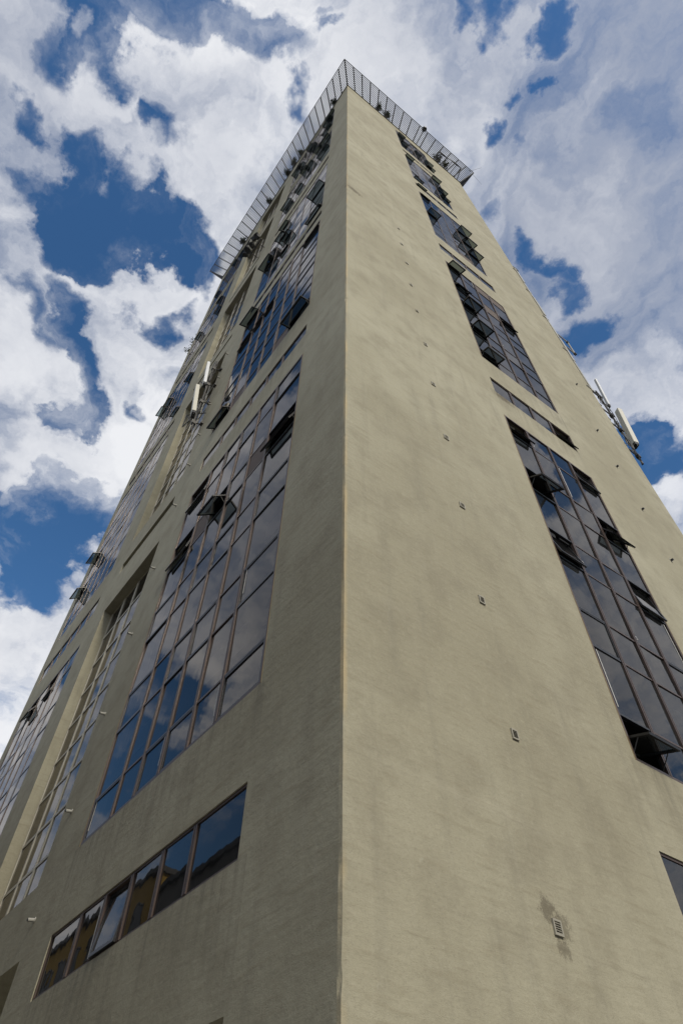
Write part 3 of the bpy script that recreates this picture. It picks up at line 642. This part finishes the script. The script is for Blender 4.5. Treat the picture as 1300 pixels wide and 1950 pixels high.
t = thing('wall_lamp', (-.1, V, 58.6), 'small black lamp on the far edge of the narrow face', 'lamp')
k = MB(); k.obox((-.1, V+.3, 58.6), Vector((.15, 0, 0)), Vector((0, .28, .1)), Vector((0, -.05, .22)), M['black']); k.build('housing', t, bevel=.04)
k = MB(); k.bar((-.1, V+.01, 58.6), (-.1, V+.1, 58.6), .06, M['steel'], 6); k.build('arm', t)
# dark cluster of floodlights above a lintel on the long face
t = thing('floodlight_cluster', (-13.1, 0, 60.8), 'dark cluster of floodlights on a bracket high above the stair windows', 'floodlights')
k = MB(); k.bar((-11.9, -.65, 60.6), (-14.2, -.65, 60.9), .05, M['steel'], 6); k.bar((-12.4, 0, 60.65), (-12.4, -.65, 60.65), .05, M['steel'], 6); k.bar((-13.6, 0, 60.8), (-13.6, -.65, 60.8), .05, M['steel'], 6); k.build('bracket', t)
rnd = random.Random(3)
for (u, z) in ((12.0, 60.6), (12.5, 61.2), (12.9, 60.5), (13.1, 61.4), (13.5, 60.8), (14.0, 61.4), (12.7, 60.0), (13.4, 60.1), (13.9, 60.4), (12.2, 61.6)):
    k = MB(); c = Vector((-u, -.95-rnd.random()*.3, z)); q = Matrix.Rotation(rnd.uniform(-.6, .6), 3, 'Z') @ Matrix.Rotation(rnd.uniform(-.9, -.3), 3, 'X')
    k.obox(c, q @ Vector((.19, 0, 0)), q @ Vector((0, .14, 0)), q @ Vector((0, 0, .16)), M['black'])
    k.obox(c+q @ Vector((0, -.16, 0)), q @ Vector((.21, 0, 0)), q @ Vector((0, .02, 0)), q @ Vector((0, 0, .18)), M['dark']); k.bar(c, (-u, -.65, 60.75), .025, M['steel'], 5); k.build('lamp_head', t)

# ------------------------------------------------------------------ roof railing leaning outwards
rail = thing('roof_railing', (-W/2, V/2, TOP), 'grey steel railing leaning outwards all round the edge of the roof', 'railing')
OUT, RH = 1.85, 1.95
def edge_pts(n, A, B, A2, B2): return [(Vector(A).lerp(Vector(B), i/n), Vector(A2).lerp(Vector(B2), i/n)) for i in range(n+1)]
zb_, zt_ = TOP+.17, TOP+RH
c00, c10, c01, c11 = (.05, -.05), (-W-.05, -.05), (.05, V+.05), (-W-.05, V+.05)
o00, o10, o01, o11 = (OUT, -OUT), (-W-1.15, -OUT), (OUT, V+1.15), (-W-1.15, V+1.15)
sides = [(26, c00, c10, o00, o10), (16, c00, c01, o00, o01), (16, c10, c11, o10, o11), (26, c01, c11, o01, o11)]
for si, (n, a, b, a2, b2) in enumerate(sides):
    pts = edge_pts(n, (*a, zb_), (*b, zb_), (*a2, zt_), (*b2, zt_))
    for i, (q0, q1) in enumerate(pts):
        if (si == 1 and i == 0) or (si == 2 and i == 0) or (si == 3 and i in (0, n)): continue
        k = MB(); r = .085 if i in (0, n) else .07
        k.bar(q0, q1, r, M['rail'], 6); k.obox(q0, Vector((.09, 0, 0)), Vector((0, .09, 0)), Vector((0, 0, .02)), M['rail']); k.build('post', rail)
    for j in range(1, 12):
        f = j/11; q0 = pts[0][0].lerp(pts[0][1], f); q1 = pts[-1][0].lerp(pts[-1][1], f); k = MB(); k.bar(q0, q1, .055 if j == 11 else .042, M['rail'] if j == 11 else M['wire'], 5); k.build('bar', rail)

# ------------------------------------------------------------------ roof-edge plants, lamp, aerials
def plant(name, base, h, spread, nst, nleaf, ls, label, seed, hang=0):
    rnd = random.Random(seed); t = thing(name, base, label, 'plant', 'plants growing on the roof edge'); B = Vector(base)
    st = MB(); lf = MB()
    for s in range(nst):
        a = rnd.uniform(0, 2*math.pi); e = Vector((math.cos(a)*spread*rnd.random(), math.sin(a)*spread*rnd.random(), h*rnd.uniform(.55, 1)))
        p1 = B+e*.5+Vector((rnd.uniform(-.1, .1), rnd.uniform(-.1, .1), .1)); p2 = B+e; st.bar(B, p1, .03, M['stem'], 5, .02); st.bar(p1, p2, .02, M['stem'], 5, .006)
        for q in range(nleaf):
            f = rnd.uniform(.3, 1.05); c = (B.lerp(p1, f*2) if f < .5 else p1.lerp(p2, (f-.5)*2)) + Vector((rnd.gauss(0, ls*1.1), rnd.gauss(0, ls*1.1), rnd.gauss(0, ls*.9)))
            ax = Vector((rnd.gauss(0, 1), rnd.gauss(0, 1), rnd.gauss(0, .7))).normalized(); ay = ax.orthogonal().normalized(); ay = Matrix.Rotation(rnd.uniform(0, 6.28), 3, ax) @ ay; s_ = ls*rnd.uniform(.5, 1.1)
            lf.quad([c-ax*s_, c+ay*s_*.4, c+ax*s_, c-ay*s_*.4], M['leaf'])
    st.build('stem', t); lf.build('leaves', t, fix=False)
zr = TOP+.16
PL = [(0, 4.6, .9, .5, 'dark bush on the roof edge above the narrow face, the one nearest the front corner'), (0, 5.9, 1.2, .5, 'tall dark bush beside the nearest bush on the roof edge above the narrow face'), (0, 14.4, 1.9, .9, 'broad dark bush on the roof edge near the far end of the narrow face'), (0, 15.6, 1.0, .6, 'low dark bush against the broad bush near the far end of the narrow face')]
for i, (x, y, h, s, l) in enumerate(PL): plant('roof_plant', (.25, y, zr), h, s, 7+i % 3, 34, .16, l, 20+i)
PLL = [(2.4, .7, .4, 'small dark plant on the roof edge above the long face, nearest the front corner'), (9.6, 1.0, .5, 'dark bush on the roof edge above the long face near its left window band'), (11.0, 1.2, .6, 'largest dark bush on the roof edge above the long face'), (12.6, .8, .5, 'low dark bush just behind the largest bush on the long roof edge'), (16.8, .7, .5, 'small dark bush on the roof edge above the stair window recess'), (23.6, .9, .6, 'dark bush on the roof edge near the far end of the long face')]
for i, (u, h, s, l) in enumerate(PLL): plant('roof_plant', (-u, -.25, zr), h, s, 7+i % 3, 34, .16, l, 40+i)
for i, (z, u) in enumerate(((70.0, .05), (72.5, .05), (67.5, .0))):
    plant('wall_weed', (-W-.02, .15, z), .9, .7, 5, 12, .14, 'wild weed on the far edge of the long face, %s of three' % ('middle', 'highest', 'lowest')[i], 60+i)
t = thing('roof_lamp', (.1, 10.9, TOP+.17), 'lamp on a leaning post above the middle of the roof railing', 'lamp')
k = MB(); k.bar((.12, 10.9, TOP+.17), (1.75, 11.0, TOP+2.4), .055, M['steel'], 8); k.build('post', t)
k = MB(); c = Vector((1.85, 11.0, TOP+2.55)); k.bar(c-Vector((0, 0, .22)), c, .28, M['black'], 10, .34); k.bar(c, c+Vector((0, 0, .16)), .34, M['black'], 10, .1); k.build('lamp_head', t)
for i, (y, x2, y2, l) in enumerate(((19.0, 2.9, 20.4, 'thin whip aerial leaning out from the far roof corner, the longer of two'), (18.8, 1.4, 21.6, 'thin whip aerial pointing back from the far roof corner, the shorter of two'))):
    k = MB(); a = Vector((1.75, y, TOP+1.8)); k.bar(a, (x2, y2, TOP+3.6-.8*i), .022, M['wire'], 5, .010); q = k.build('whip_aerial', None, a); tag(q, l, 'aerial', 'aerials at the far roof corner')
t = thing('roof_canopy', (-1.5, 16.6, TOP), 'small dark steel canopy frame behind the railing at the far roof corner', 'canopy')
Pq = [(1.0, 14.2), (1.3, 17.9), (-2.6, 14.2), (-2.6, 17.9)]
for x, y in Pq:
    k = MB(); k.bar((min(x, -.2), y, TOP-.25), (x, y, TOP+2.3), .06, M['steel'], 6); k.build('leg', t)
k = MB()
for a, b in ((0, 1), (2, 3), (0, 2), (1, 3)): k.bar((*Pq[a], TOP+2.3), (*Pq[b], TOP+2.3), .07, M['steel'], 6)
for f in (.2, .4, .6, .8): k.bar(Vector((*Pq[0], TOP+2.3)).lerp(Vector((*Pq[1], TOP+2.3)), f), Vector((*Pq[2], TOP+2.3)).lerp(Vector((*Pq[3], TOP+2.3)), f), .04, M['steel'], 6)
k.build('top_frame', t)
